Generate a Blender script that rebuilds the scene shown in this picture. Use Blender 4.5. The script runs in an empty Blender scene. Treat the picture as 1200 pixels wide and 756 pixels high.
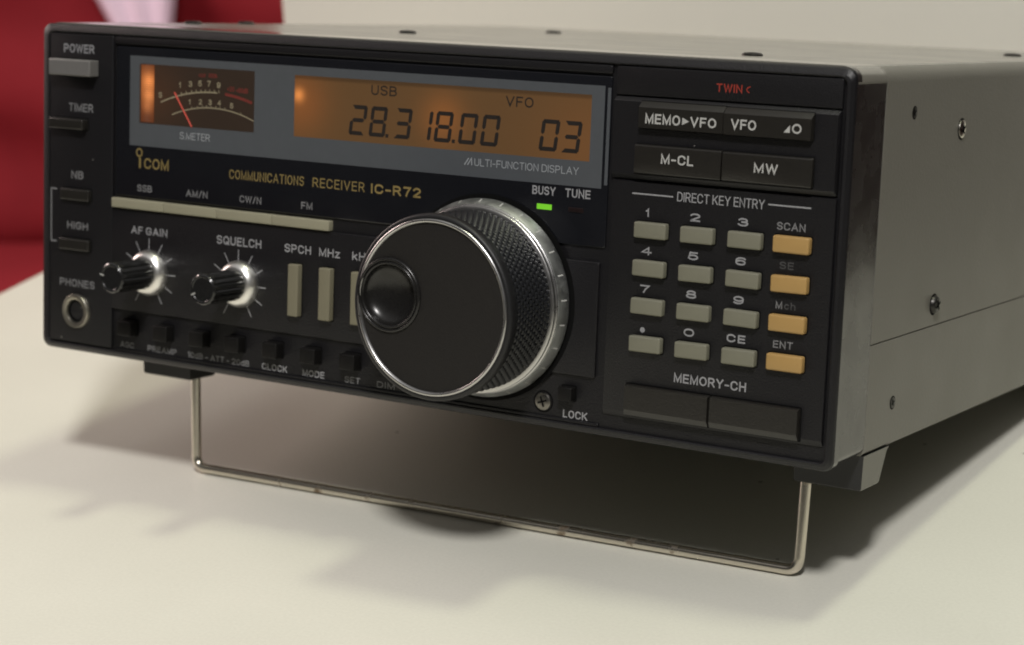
import bpy, bmesh, math, random
from mathutils import Matrix, Vector

random.seed(7)
SC = bpy.context.scene
COL = SC.collection
MM = 0.001

# ------------------------------------------------------------------ camera, world, lamps, exposure
# radio frame (mm): X along the front panel, Y into the radio, Z up the panel.
# RW turns it into the world frame, where the table top is z = 0 (the receiver leans back on its bail stand).
RW = Matrix(((0.9997990249738073, -0.002862006853281379, 0.019842343062145978),
             (0.0, 0.989757339518626, 0.14275996942074298),
             (-0.020047684689861876, -0.1427312782321494, 0.9895584230113919)))
ORIGIN = Vector((0.0, 0.0, 40.07688))


def to_world(p):
    return (RW @ Vector(p) + ORIGIN) * MM


cam_d = bpy.data.cameras.new('camera')
cam = bpy.data.objects.new('camera', cam_d)
COL.objects.link(cam)
SC.camera = cam
cam_d.sensor_width = 36.0
cam_d.lens = 2473.3 / 1200.0 * 36.0
cam_d.clip_start = 0.01
cam_d.clip_end = 60.0
cr = Matrix(((0.8496652759103925, 0.524456591103955, -0.05490175734651331),
             (0.0946194210640379, -0.2540544884638402, -0.9625505088299954),
             (-0.5187639965047911, 0.8126509711672014, -0.26548505606037753)))
R3 = Matrix((cr[0], -cr[1], -cr[2])).transposed()
cam.matrix_world = Matrix.Translation(Vector((423.48719, -415.83264, 197.79464)) * MM) @ R3.to_4x4()
cam_d.dof.use_dof = True
cam_d.dof.focus_distance = 0.497
cam_d.dof.aperture_fstop = 20.0

world = bpy.data.worlds.new('World')
SC.world = world
world.use_nodes = True
bg = world.node_tree.nodes['Background']
bg.inputs[0].default_value = (1.0, 0.97, 0.97, 1)
bg.inputs[1].default_value = 1.0
# a dim room with a paler ceiling overhead
wn = world.node_tree
wt = wn.nodes.new('ShaderNodeTexCoord')
wx = wn.nodes.new('ShaderNodeSeparateXYZ')
wr = wn.nodes.new('ShaderNodeMapRange')
wr.interpolation_type = 'SMOOTHSTEP'
for k, v in zip(('From Min', 'From Max', 'To Min', 'To Max'), (0.45, 0.85, 0.03, 0.33)):
    wr.inputs[k].default_value = v
wv = wn.nodes.new('ShaderNodeVectorMath')
wv.operation = 'SCALE'
wv.inputs[0].default_value = (1.0, 0.975, 0.95)
wn.links.new(wt.outputs['Generated'], wx.inputs[0])
wn.links.new(wx.outputs['Z'], wr.inputs['Value'])
wn.links.new(wr.outputs['Result'], wv.inputs['Scale'])
wn.links.new(wv.outputs[0], bg.inputs[0])


def lamp(name, loc, target, watts, size, color):
    d = bpy.data.lights.new(name, 'AREA')
    d.shape = 'DISK'
    d.size = size
    d.energy = watts
    d.color = color
    o = bpy.data.objects.new(name, d)
    COL.objects.link(o)
    o.location = loc
    o.rotation_euler = (Vector(target) - Vector(loc)).to_track_quat('-Z', 'Y').to_euler()
    return o


lamp('front_lamp', to_world((757, -1204, 1445)), to_world((120, 20, 0)), 28.3, 0.25, (1.0, 0.972, 0.95))
lamp('ceiling_lamp', to_world((330, 40, 1480)), to_world((120, 20, 0)), 5.4, 0.19, (0.97, 1.0, 0.74))
lamp('left_fill', (-1.35, 0.22, 0.60), (0.0, 0.10, 0.0), 14.0, 0.70, (1.0, 0.80, 0.74))  # added soft fill for warm bounce from the left, no lamp stands there

SC.view_settings.view_transform = 'Standard'
SC.view_settings.look = 'None'
SC.view_settings.exposure = 0.0
SC.view_settings.gamma = 1.0
SC.cycles.filter_width = 1.9
SC.cycles.max_bounces = 10
SC.cycles.sample_clamp_indirect = 4.0


# ------------------------------------------------------------------ materials
def mat(name, color, rough=0.5, metal=0.0, spec=0.5, coat=0.0, bump=0.0, bscale=4000.0, vary=0.0, vscale=60.0, rvary=0.0, dust=0.0, dscale=260.0):
    m = bpy.data.materials.new(name)
    m.use_nodes = True
    nt = m.node_tree
    b = nt.nodes['Principled BSDF']
    b.inputs['Base Color'].default_value = (*color, 1)
    b.inputs['Roughness'].default_value = rough
    b.inputs['Metallic'].default_value = metal
    b.inputs['Specular IOR Level'].default_value = spec
    b.inputs['Coat Weight'].default_value = coat
    b.inputs['Coat Roughness'].default_value = 0.06
    tc = nt.nodes.new('ShaderNodeTexCoord')
    if vary or rvary:
        n = nt.nodes.new('ShaderNodeTexNoise')
        n.inputs['Scale'].default_value = vscale
        n.inputs['Detail'].default_value = 6
        nt.links.new(tc.outputs['Object'], n.inputs['Vector'])
        if vary:
            mx = nt.nodes.new('ShaderNodeMix')
            mx.data_type = 'RGBA'
            mx.inputs['A'].default_value = (*[c * (1 - vary) for c in color], 1)
            mx.inputs['B'].default_value = (*[min(1, c * (1 + vary)) for c in color], 1)
            nt.links.new(n.outputs['Fac'], mx.inputs['Factor'])
            nt.links.new(mx.outputs['Result'], b.inputs['Base Color'])
        if rvary:
            mr = nt.nodes.new('ShaderNodeMapRange')
            mr.inputs['From Min'].default_value = 0.3
            mr.inputs['From Max'].default_value = 0.7
            mr.inputs['To Min'].default_value = max(0.02, rough - rvary)
            mr.inputs['To Max'].default_value = min(1, rough + rvary)
            nt.links.new(n.outputs['Fac'], mr.inputs['Value'])
            nt.links.new(mr.outputs['Result'], b.inputs['Roughness'])
    if dust:
        v = nt.nodes.new('ShaderNodeTexVoronoi')
        v.inputs['Scale'].default_value = dscale
        nt.links.new(tc.outputs['Object'], v.inputs['Vector'])
        se = nt.nodes.new('ShaderNodeSeparateColor')
        nt.links.new(v.outputs['Color'], se.inputs['Color'])
        mr = nt.nodes.new('ShaderNodeMapRange')
        for k, q in zip(('From Min', 'From Max', 'To Min', 'To Max'), (1 - dust, 1.0, 0.0, 0.085)):
            mr.inputs[k].default_value = q
        nt.links.new(se.outputs['Red'], mr.inputs['Value'])
        lt = nt.nodes.new('ShaderNodeMath')
        lt.operation = 'LESS_THAN'
        nt.links.new(v.outputs['Distance'], lt.inputs[0])
        nt.links.new(mr.outputs['Result'], lt.inputs[1])
        md = nt.nodes.new('ShaderNodeMix')
        md.data_type = 'RGBA'
        md.inputs['A'].default_value = (*color, 1)
        md.inputs['B'].default_value = (0.16, 0.155, 0.14, 1)
        if b.inputs['Base Color'].links:
            nt.links.new(b.inputs['Base Color'].links[0].from_socket, md.inputs['A'])
        nt.links.new(lt.outputs[0], md.inputs['Factor'])
        nt.links.new(md.outputs['Result'], b.inputs['Base Color'])
    if bump:
        n2 = nt.nodes.new('ShaderNodeTexNoise')
        n2.inputs['Scale'].default_value = bscale
        n2.inputs['Detail'].default_value = 3
        nt.links.new(tc.outputs['Object'], n2.inputs['Vector'])
        bp = nt.nodes.new('ShaderNodeBump')
        bp.inputs['Strength'].default_value = bump
        bp.inputs['Distance'].default_value = 0.0002
        nt.links.new(n2.outputs['Fac'], bp.inputs['Height'])
        nt.links.new(bp.outputs['Normal'], b.inputs['Normal'])
    return m


def emit(name, color, strength):
    m = mat(name, (0.02, 0.02, 0.02), 0.3)
    b = m.node_tree.nodes['Principled BSDF']
    b.inputs['Emission Color'].default_value = (*color, 1)
    b.inputs['Emission Strength'].default_value = strength
    return m


M = {}
M['black'] = mat('black_plastic', (0.0080, 0.0076, 0.0088), 0.42, spec=0.42, bump=0.5, bscale=2300, vary=0.3, vscale=1200, dust=0.10)
M['black_side'] = mat('black_side_plastic', (0.010, 0.008, 0.008), 0.27, spec=0.8, coat=0.22, bump=0.02, bscale=1500, rvary=0.06, vscale=120)
M['button_black'] = mat('black_button_plastic', (0.0165, 0.0150, 0.0125), 0.30, spec=0.65, bump=0.2, bscale=2200, vary=0.2, vscale=700)
M['selector'] = mat('selector_button_plastic', (0.0055, 0.005, 0.0048), 0.5, spec=0.25, bump=0.2, bscale=2200)
M['gloss_black'] = mat('gloss_black_plastic', (0.012, 0.012, 0.012), 0.22, coat=0.3)
M['knob_face'] = mat('knob_face_black', (0.0105, 0.0092, 0.0082), 0.58, spec=0.4, bump=0.5, bscale=2300, vary=0.3, vscale=1200, dust=0.10)
M['mirror_black'] = mat('polished_black', (0.011, 0.0105, 0.010), 0.27, spec=0.5, rvary=0.04, vscale=400)
M['window'] = mat('smoked_acrylic', (0.0085, 0.009, 0.0115), 0.18, coat=0.2, rvary=0.07, vscale=90, dust=0.06)
M['border'] = mat('grey_screen_print', (0.087, 0.094, 0.102), 0.22, coat=0.15, vary=0.06, vscale=300)
M['key_grey'] = mat('grey_key_plastic', (0.185, 0.181, 0.134), 0.5, bump=0.12, bscale=2500, vary=0.06, vscale=250)
M['key_beige'] = mat('beige_key_plastic', (0.29, 0.275, 0.195), 0.5, bump=0.1, bscale=2500, vary=0.06, vscale=200)
M['key_tall'] = mat('olive_beige_key_plastic', (0.19, 0.175, 0.118), 0.5, bump=0.1, bscale=2500, vary=0.06, vscale=200)
M['key_orange'] = mat('orange_key_plastic', (0.41, 0.255, 0.088), 0.5, bump=0.1, bscale=2500, vary=0.06, vscale=250)
M['power_grey'] = mat('power_button_grey', (0.15, 0.145, 0.14), 0.4, bump=0.15, bscale=2500, vary=0.08, vscale=300)
M['print_white'] = mat('white_print', (0.30, 0.30, 0.31), 0.5, vary=0.3, vscale=900)
M['print_dim'] = mat('worn_white_print', (0.19, 0.19, 0.195), 0.5, vary=0.45, vscale=700)
M['print_faint'] = mat('faded_print', (0.06, 0.06, 0.062), 0.5, vary=0.5, vscale=700)
M['print_button'] = mat('button_white_print', (0.44, 0.44, 0.42), 0.5, vary=0.2, vscale=900)
M['print_border'] = mat('pale_border_print', (0.36, 0.38, 0.40), 0.5, vary=0.15, vscale=900)
M['print_gold'] = mat('gold_print', (0.25, 0.185, 0.068), 0.4, vary=0.2, vscale=900)
M['print_red'] = mat('red_print', (0.30, 0.035, 0.022), 0.5, vary=0.4, vscale=700)
M['chrome'] = mat('chrome_plating', (0.54, 0.535, 0.53), 0.30, metal=1.0, rvary=0.06, vscale=200)
M['satin'] = mat('satin_aluminium', (0.42, 0.43, 0.425), 0.46, metal=1.0, rvary=0.1, vscale=300, vary=0.12)
M['steel'] = mat('nickel_steel', (0.55, 0.52, 0.44), 0.40, metal=1.0, rvary=0.12, vscale=120, vary=0.15)
M['knob_skirt'] = mat('polished_aluminium', (0.88, 0.87, 0.84), 0.34, metal=1.0)
M['dim_steel'] = mat('dull_steel', (0.22, 0.21, 0.19), 0.35, metal=1.0, rvary=0.1, vscale=600)
M['rubber'] = mat('knurled_rubber', (0.0095, 0.010, 0.012), 0.36, spec=0.45)
M['knob_rim'] = mat('knob_rim_black', (0.011, 0.011, 0.012), 0.45, spec=0.4, bump=0.15, bscale=2000)
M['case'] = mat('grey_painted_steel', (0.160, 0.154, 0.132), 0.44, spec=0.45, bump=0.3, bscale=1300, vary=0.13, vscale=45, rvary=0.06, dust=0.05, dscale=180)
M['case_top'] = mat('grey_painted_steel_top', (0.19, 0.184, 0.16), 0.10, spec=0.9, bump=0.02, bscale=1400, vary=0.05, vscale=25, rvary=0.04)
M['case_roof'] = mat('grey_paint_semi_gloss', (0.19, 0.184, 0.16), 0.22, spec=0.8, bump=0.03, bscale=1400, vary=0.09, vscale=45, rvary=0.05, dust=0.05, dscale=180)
M['foot'] = mat('foot_lit_side', (0.17, 0.165, 0.14), 0.45, bump=0.1, bscale=1500)
M['foot_black'] = mat('foot_black_plastic', (0.016, 0.016, 0.016), 0.5, bump=0.1, bscale=1500)
M['dark_hole'] = mat('dark_hole', (0.004, 0.004, 0.004), 0.9, spec=0.1)
M['screw_dark'] = mat('blackened_screw', (0.05, 0.048, 0.045), 0.35, metal=0.9, rvary=0.1, vscale=600)
M['screw_bright'] = mat('bright_screw', (0.60, 0.58, 0.52), 0.25, metal=1.0, rvary=0.1, vscale=600)
M['scale_gold'] = mat('meter_scale_print', (0.30, 0.26, 0.17), 0.6)
M['scale_red'] = mat('meter_red_print', (0.16, 0.025, 0.018), 0.6)
M['needle'] = mat('red_needle', (0.62, 0.07, 0.04), 0.5)
M['lcd_ink'] = mat('lcd_segment', (0.012, 0.008, 0.006), 0.6)
M['green_led'] = emit('green_led', (0.22, 0.75, 0.02), 0.75)
M['dull_led'] = mat('unlit_red_led', (0.010, 0.004, 0.004), 0.4)


def table_mat():
    m = mat('cream_laminate', (0.70, 0.68, 0.60), 0.42, spec=0.35, bump=0.05, bscale=900)
    nt = m.node_tree
    b = nt.nodes['Principled BSDF']
    tc = nt.nodes.new('ShaderNodeTexCoord')
    n = nt.nodes.new('ShaderNodeTexNoise')
    n.inputs['Scale'].default_value = 14
    n.inputs['Detail'].default_value = 8
    nt.links.new(tc.outputs['Object'], n.inputs['Vector'])
    mx = nt.nodes.new('ShaderNodeMix')
    mx.data_type = 'RGBA'
    mx.inputs['A'].default_value = (0.565, 0.558, 0.488, 1)
    mx.inputs['B'].default_value = (0.785, 0.777, 0.692, 1)
    n3 = nt.nodes.new('ShaderNodeTexNoise')
    n3.inputs['Scale'].default_value = 1100
    n3.inputs['Detail'].default_value = 3
    nt.links.new(tc.outputs['Object'], n3.inputs['Vector'])
    av = nt.nodes.new('ShaderNodeMix')
    av.inputs['Factor'].default_value = 0.5
    nt.links.new(n.outputs['Fac'], av.inputs['A'])
    nt.links.new(n3.outputs['Fac'], av.inputs['B'])
    nt.links.new(av.outputs['Result'], mx.inputs['Factor'])
    # a few tiny specks of dirt
    v = nt.nodes.new('ShaderNodeTexVoronoi')
    v.voronoi_dimensions = '2D'
    v.inputs['Scale'].default_value = 34
    v.inputs['Randomness'].default_value = 1.0
    nt.links.new(tc.outputs['Object'], v.inputs['Vector'])
    th = nt.nodes.new('ShaderNodeMath')
    th.operation = 'LESS_THAN'
    nt.links.new(v.outputs['Distance'], th.inputs[0])
    sep = nt.nodes.new('ShaderNodeSeparateColor')
    nt.links.new(v.outputs['Color'], sep.inputs['Color'])
    sz = nt.nodes.new('ShaderNodeMapRange')
    sz.inputs['From Min'].default_value = 0.78
    sz.inputs['From Max'].default_value = 1.0
    sz.inputs['To Min'].default_value = 0.0
    sz.inputs['To Max'].default_value = 0.022
    nt.links.new(sep.outputs['Red'], sz.inputs['Value'])
    nt.links.new(sz.outputs['Result'], th.inputs[1])
    fac = nt.nodes.new('ShaderNodeMath')
    fac.operation = 'MULTIPLY'
    fac.inputs[1].default_value = 0.75
    nt.links.new(th.outputs[0], fac.inputs[0])
    mx2 = nt.nodes.new('ShaderNodeMix')
    mx2.data_type = 'RGBA'
    mx2.inputs['B'].default_value = (0.12, 0.10, 0.08, 1)
    nt.links.new(mx.outputs['Result'], mx2.inputs['A'])
    nt.links.new(fac.outputs[0], mx2.inputs['Factor'])
    nt.links.new(mx2.outputs['Result'], b.inputs['Base Color'])
    return m


def glow_mat(name, base, spots, top=None, ribs=None):
    """a back-lit screen: an even glow plus the bulbs behind it; spots = (x, z, radius mm, colour, gain)"""
    m = mat(name, (0.03, 0.02, 0.012), 0.3, coat=0.12)
    nt = m.node_tree
    b = nt.nodes['Principled BSDF']
    tc = nt.nodes.new('ShaderNodeTexCoord')
    cur = None
    for x, z, r, c, g in spots:
        vm = nt.nodes.new('ShaderNodeVectorMath')
        vm.operation = 'DISTANCE'
        vm.inputs[1].default_value = (x * MM, 0, z * MM)
        sp = nt.nodes.new('ShaderNodeVectorMath')
        sp.operation = 'MULTIPLY'
        sp.inputs[1].default_value = (1, 0, 1)
        nt.links.new(tc.outputs['Object'], sp.inputs[0])
        nt.links.new(sp.outputs[0], vm.inputs[0])
        dv = nt.nodes.new('ShaderNodeMath')
        dv.operation = 'DIVIDE'
        dv.inputs[1].default_value = r * MM
        nt.links.new(vm.outputs['Value'], dv.inputs[0])
        pw = nt.nodes.new('ShaderNodeMath')
        pw.operation = 'POWER'
        pw.inputs[1].default_value = 2
        nt.links.new(dv.outputs[0], pw.inputs[0])
        ex = nt.nodes.new('ShaderNodeMath')
        ex.operation = 'MULTIPLY'
        ex.inputs[1].default_value = -1
        nt.links.new(pw.outputs[0], ex.inputs[0])
        e2 = nt.nodes.new('ShaderNodeMath')
        e2.operation = 'EXPONENT'
        nt.links.new(ex.outputs[0], e2.inputs[0])
        sc = nt.nodes.new('ShaderNodeVectorMath')
        sc.operation = 'SCALE'
        sc.inputs[0].default_value = [k * g for k in c]
        nt.links.new(e2.outputs[0], sc.inputs['Scale'])
        if cur is None:
            ad = nt.nodes.new('ShaderNodeVectorMath')
            ad.operation = 'ADD'
            ad.inputs[1].default_value = base
            nt.links.new(sc.outputs[0], ad.inputs[0])
        else:
            ad = nt.nodes.new('ShaderNodeVectorMath')
            ad.operation = 'ADD'
            nt.links.new(cur, ad.inputs[0])
            nt.links.new(sc.outputs[0], ad.inputs[1])
        cur = ad.outputs[0]
    nt.links.new(cur, b.inputs['Emission Color'])
    b.inputs['Emission Strength'].default_value = 1.0
    if top or ribs:
        sx = nt.nodes.new('ShaderNodeSeparateXYZ')
        nt.links.new(tc.outputs['Object'], sx.inputs[0])
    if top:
        # shade of the recess along the top edge, painted into the glow
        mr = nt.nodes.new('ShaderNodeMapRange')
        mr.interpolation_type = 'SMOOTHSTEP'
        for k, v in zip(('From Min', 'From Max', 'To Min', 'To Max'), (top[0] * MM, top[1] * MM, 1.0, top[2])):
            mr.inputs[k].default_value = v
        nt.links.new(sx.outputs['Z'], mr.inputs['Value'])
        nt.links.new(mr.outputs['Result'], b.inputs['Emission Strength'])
    if ribs:
        # moulded ribs of the diffuser
        ml = nt.nodes.new('ShaderNodeMath')
        ml.operation = 'MULTIPLY'
        ml.inputs[1].default_value = ribs / MM * 2 * math.pi
        nt.links.new(sx.outputs['Z'], ml.inputs[0])
        sn = nt.nodes.new('ShaderNodeMath')
        sn.operation = 'SINE'
        nt.links.new(ml.outputs[0], sn.inputs[0])
        mr = nt.nodes.new('ShaderNodeMapRange')
        for k, v in zip(('From Min', 'From Max', 'To Min', 'To Max'), (-1, 1, 0.66, 1.12)):
            mr.inputs[k].default_value = v
        nt.links.new(sn.outputs[0], mr.inputs['Value'])
        nt.links.new(mr.outputs['Result'], b.inputs['Emission Strength'])
    return m


def bail_mat():
    m = mat('rusty_nickel_wire', (0.66, 0.62, 0.54), 0.27, metal=1.0)
    nt = m.node_tree
    b = nt.nodes['Principled BSDF']
    tc = nt.nodes.new('ShaderNodeTexCoord')
    n = nt.nodes.new('ShaderNodeTexNoise')
    n.inputs['Scale'].default_value = 190
    n.inputs['Detail'].default_value = 7
    nt.links.new(tc.outputs['Object'], n.inputs['Vector'])
    r = nt.nodes.new('ShaderNodeValToRGB')
    r.color_ramp.elements[0].position = 0.63
    r.color_ramp.elements[1].position = 0.74
    nt.links.new(n.outputs['Fac'], r.inputs['Fac'])
    mx = nt.nodes.new('ShaderNodeMix')
    mx.data_type = 'RGBA'
    mx.inputs['A'].default_value = (0.68, 0.63, 0.54, 1)
    mx.inputs['B'].default_value = (0.17, 0.10, 0.045, 1)
    nt.links.new(r.outputs['Color'], mx.inputs['Factor'])
    nt.links.new(mx.outputs['Result'], b.inputs['Base Color'])
    mr = nt.nodes.new('ShaderNodeMapRange')
    mr.inputs['To Min'].default_value = 0.24
    mr.inputs['To Max'].default_value = 0.6
    nt.links.new(r.outputs['Color'], mr.inputs['Value'])
    nt.links.new(mr.outputs['Result'], b.inputs['Roughness'])
    return m


M['table'] = table_mat()
M['bail'] = bail_mat()
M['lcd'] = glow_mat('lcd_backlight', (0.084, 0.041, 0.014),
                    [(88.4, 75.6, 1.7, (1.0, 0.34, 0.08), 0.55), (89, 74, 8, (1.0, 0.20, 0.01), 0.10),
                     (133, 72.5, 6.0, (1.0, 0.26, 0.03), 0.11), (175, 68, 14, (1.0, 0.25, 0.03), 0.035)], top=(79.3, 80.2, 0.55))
M['meter'] = glow_mat('meter_backlight', (0.009, 0.006, 0.0055), [(40, 73, 9, (1.0, 0.3, 0.06), 0.022)])
M['lamp_glow'] = glow_mat('meter_lamp_glow', (0.10, 0.022, 0.006),
                          [(38.2, 76.5, 1.9, (1.0, 0.34, 0.09), 0.55), (38.2, 72.5, 1.7, (1.0, 0.36, 0.11), 0.45), (37.6, 75, 5.0, (1.0, 0.30, 0.07), 0.30), (37.8, 69.5, 1.6, (1.0, 0.34, 0.1), 0.25)], ribs=1.6)
M['wall'] = mat('cream_board_paint', (0.84, 0.82, 0.74), 0.7, bump=0.1, bscale=500, vary=0.04, vscale=12)
M['red'] = mat('red_upholstery', (0.255, 0.018, 0.026), 0.8, spec=0.2, bump=0.3, bscale=900, vary=0.25, vscale=9)
M['lilac'] = mat('lilac_cloth', (0.90, 0.76, 0.92), 0.8, spec=0.2, vary=0.1, vscale=30)
M['wood'] = mat('dark_red_floor', (0.06, 0.022, 0.018), 0.5, vary=0.4, vscale=6)

# ------------------------------------------------------------------ mesh helpers (radio frame, mm)
BASE = Vector((130.0, 110.0, -18.0))      # where the receiver's Empty stands, in the radio frame
CAMX, CAMY, CAMZ = 420.24, -435.3, 105.11


def P0(x, z, y):
    """a spot measured on the plane y = 0, carried along its line of sight to depth y (a real spot at that depth)"""
    k = y / -CAMY
    return x + (x - CAMX) * k, z + (z - CAMZ) * k


class MB:
    def __init__(self):
        self.v, self.f, self.mi = [], [], []

    def add(self, vs, fs, mi=0):
        o = len(self.v)
        self.v += [tuple(p) for p in vs]
        self.f += [tuple(i + o for i in f) for f in fs]
        self.mi += [mi] * len(fs)
        return self

    def rings(self, rings, cap0=True, cap1=True, mi=0):
        n = len(rings[0])
        vs = [p for r in rings for p in r]
        fs = []
        for a in range(len(rings) - 1):
            for i in range(n):
                j = (i + 1) % n
                fs.append((a * n + i, a * n + j, (a + 1) * n + j, (a + 1) * n + i))
        if cap0:
            fs.append(tuple(range(n)))
        if cap1:
            fs.append(tuple((len(rings) - 1) * n + i for i in reversed(range(n))))
        return self.add(vs, fs, mi)

    def slab(self, x0, x1, z0, z1, yf, yb, bev=0.3, r=0.3, seg=3, mi=0, bevs=None, lin=False):
        """a plate in the XZ plane, front at yf with a rounded front edge; bevs = (left, right, bottom, top) chamfers"""
        L, Rr, B, T = bevs or (bev,) * 4
        rg = [rrect(x0, x1, z0, z1, r, seg, yb)]
        for k in range(4):
            a = k / 3 * math.pi / 2
            s, c = 1 - math.cos(a), math.sin(a)
            if lin:
                s = (0, 0.05, 0.95, 1)[k]
                c = (0, 0.08, 0.97, 1)[k]
            rg.append(rrect(x0 + L * s, x1 - Rr * s, z0 + B * s, z1 - T * s, max(0.02, r - bev * s), seg, yf + bev * (1 - c)))
        return self.rings(rg, mi=mi)

    def lathe(self, prof, cx, cz, n=48, mod=None, cap0=False, cap1=False, mi=0):
        """prof = [(radius, y)]; axis along Y through (cx, cz)"""
        rg = []
        for r, y in prof:
            ring = []
            for i in range(n):
                a = 2 * math.pi * i / n
                q = mod(r, y, a) if mod else r
                ring.append((cx + q * math.cos(a), y, cz + q * math.sin(a)))
            rg.append(ring)
        return self.rings(rg, cap0, cap1, mi)

    def tube(self, pts, r, n=14, cap=True):
        pts = [Vector(p) for p in pts]
        rg = []
        up = Vector((0, 1, 0.02))
        for i, p in enumerate(pts):
            t = (pts[min(i + 1, len(pts) - 1)] - pts[max(i - 1, 0)]).normalized()
            a = t.cross(up).normalized()
            b = a.cross(t).normalized()
            rg.append([tuple(p + r * (math.cos(2 * math.pi * k / n) * a + math.sin(2 * math.pi * k / n) * b)) for k in range(n)])
        return self.rings(rg, cap, cap)

    def build(self, name, mats, parent=None, smooth=40, loc=(0, 0, 0), radio=True, fix=True):
        me = bpy.data.meshes.new(name)
        off = Vector(loc) + (BASE if (radio and loc == (0, 0, 0)) else Vector((0, 0, 0)))
        off = Vector(loc) if loc != (0, 0, 0) else (BASE if radio else Vector((0, 0, 0)))
        me.from_pydata([tuple((Vector(p) - off) * MM) for p in self.v], [], self.f)
        if not isinstance(mats, (list, tuple)):
            mats = [mats]
        for m in mats:
            me.materials.append(m)
        me.polygons.foreach_set('material_index', self.mi)
        if fix:
            bm = bmesh.new()
            bm.from_mesh(me)
            bmesh.ops.recalc_face_normals(bm, faces=bm.faces)
            bm.to_mesh(me)
            bm.free()
        if smooth:
            me.shade_smooth()
            me.set_sharp_from_angle(angle=math.radians(smooth))
        me.update()
        o = bpy.data.objects.new(name, me)
        COL.objects.link(o)
        if parent:
            o.parent = parent
        if loc != (0, 0, 0):
            o.location = (Vector(loc) - (BASE if radio else Vector((0, 0, 0)))) * MM
        return o


def rrect(x0, x1, z0, z1, r, seg, y):
    r = max(0.01, min(r, (x1 - x0) / 2 - 0.001, (z1 - z0) / 2 - 0.001))
    out = []
    for cx, cz, a0 in ((x1 - r, z1 - r, 0), (x0 + r, z1 - r, 90), (x0 + r, z0 + r, 180), (x1 - r, z0 + r, 270)):
        for k in range(seg + 1):
            a = math.radians(a0 + 90 * k / seg)
            out.append((cx + r * math.cos(a), y, cz + r * math.sin(a)))
    return out


def arc(cx, cy, rx, ry, a0, a1, n=10):
    return [(cx + rx * math.cos(math.radians(a0 + (a1 - a0) * k / n)), cy + ry * math.sin(math.radians(a0 + (a1 - a0) * k / n))) for k in range(n + 1)]


def bowl(x0, x1, y0, y1):
    """the outline of a D-shaped bowl from (x0, y1) round to (x0, y0)"""
    r = (y1 - y0) / 2
    return [(x0, y1), (x1 - r, y1)] + arc(x1 - r, (y0 + y1) / 2, r, r, 90, -90) + [(x0, y0)]


def _O(w, h=1.0):
    r = w / 2
    q = 0.42 if w < 0.6 else 0.46
    return arc(r, h - q, r, q, 0, 180) + arc(r, q, r, q, 180, 360) + [(w, h - q)]


def _S(w):
    r = 0.25
    return (arc(w / 2, 1 - r, w / 2, r, 20, 180) + [(0.03, 0.66)] + arc(w / 2, 0.75, w / 2 - 0.03, 0.24, 200, 262, 5)
            + arc(w / 2, 0.26, w / 2, 0.26, 75, 0, 6) + arc(w / 2, 0.26, w / 2, 0.26, 0, -160))


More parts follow.
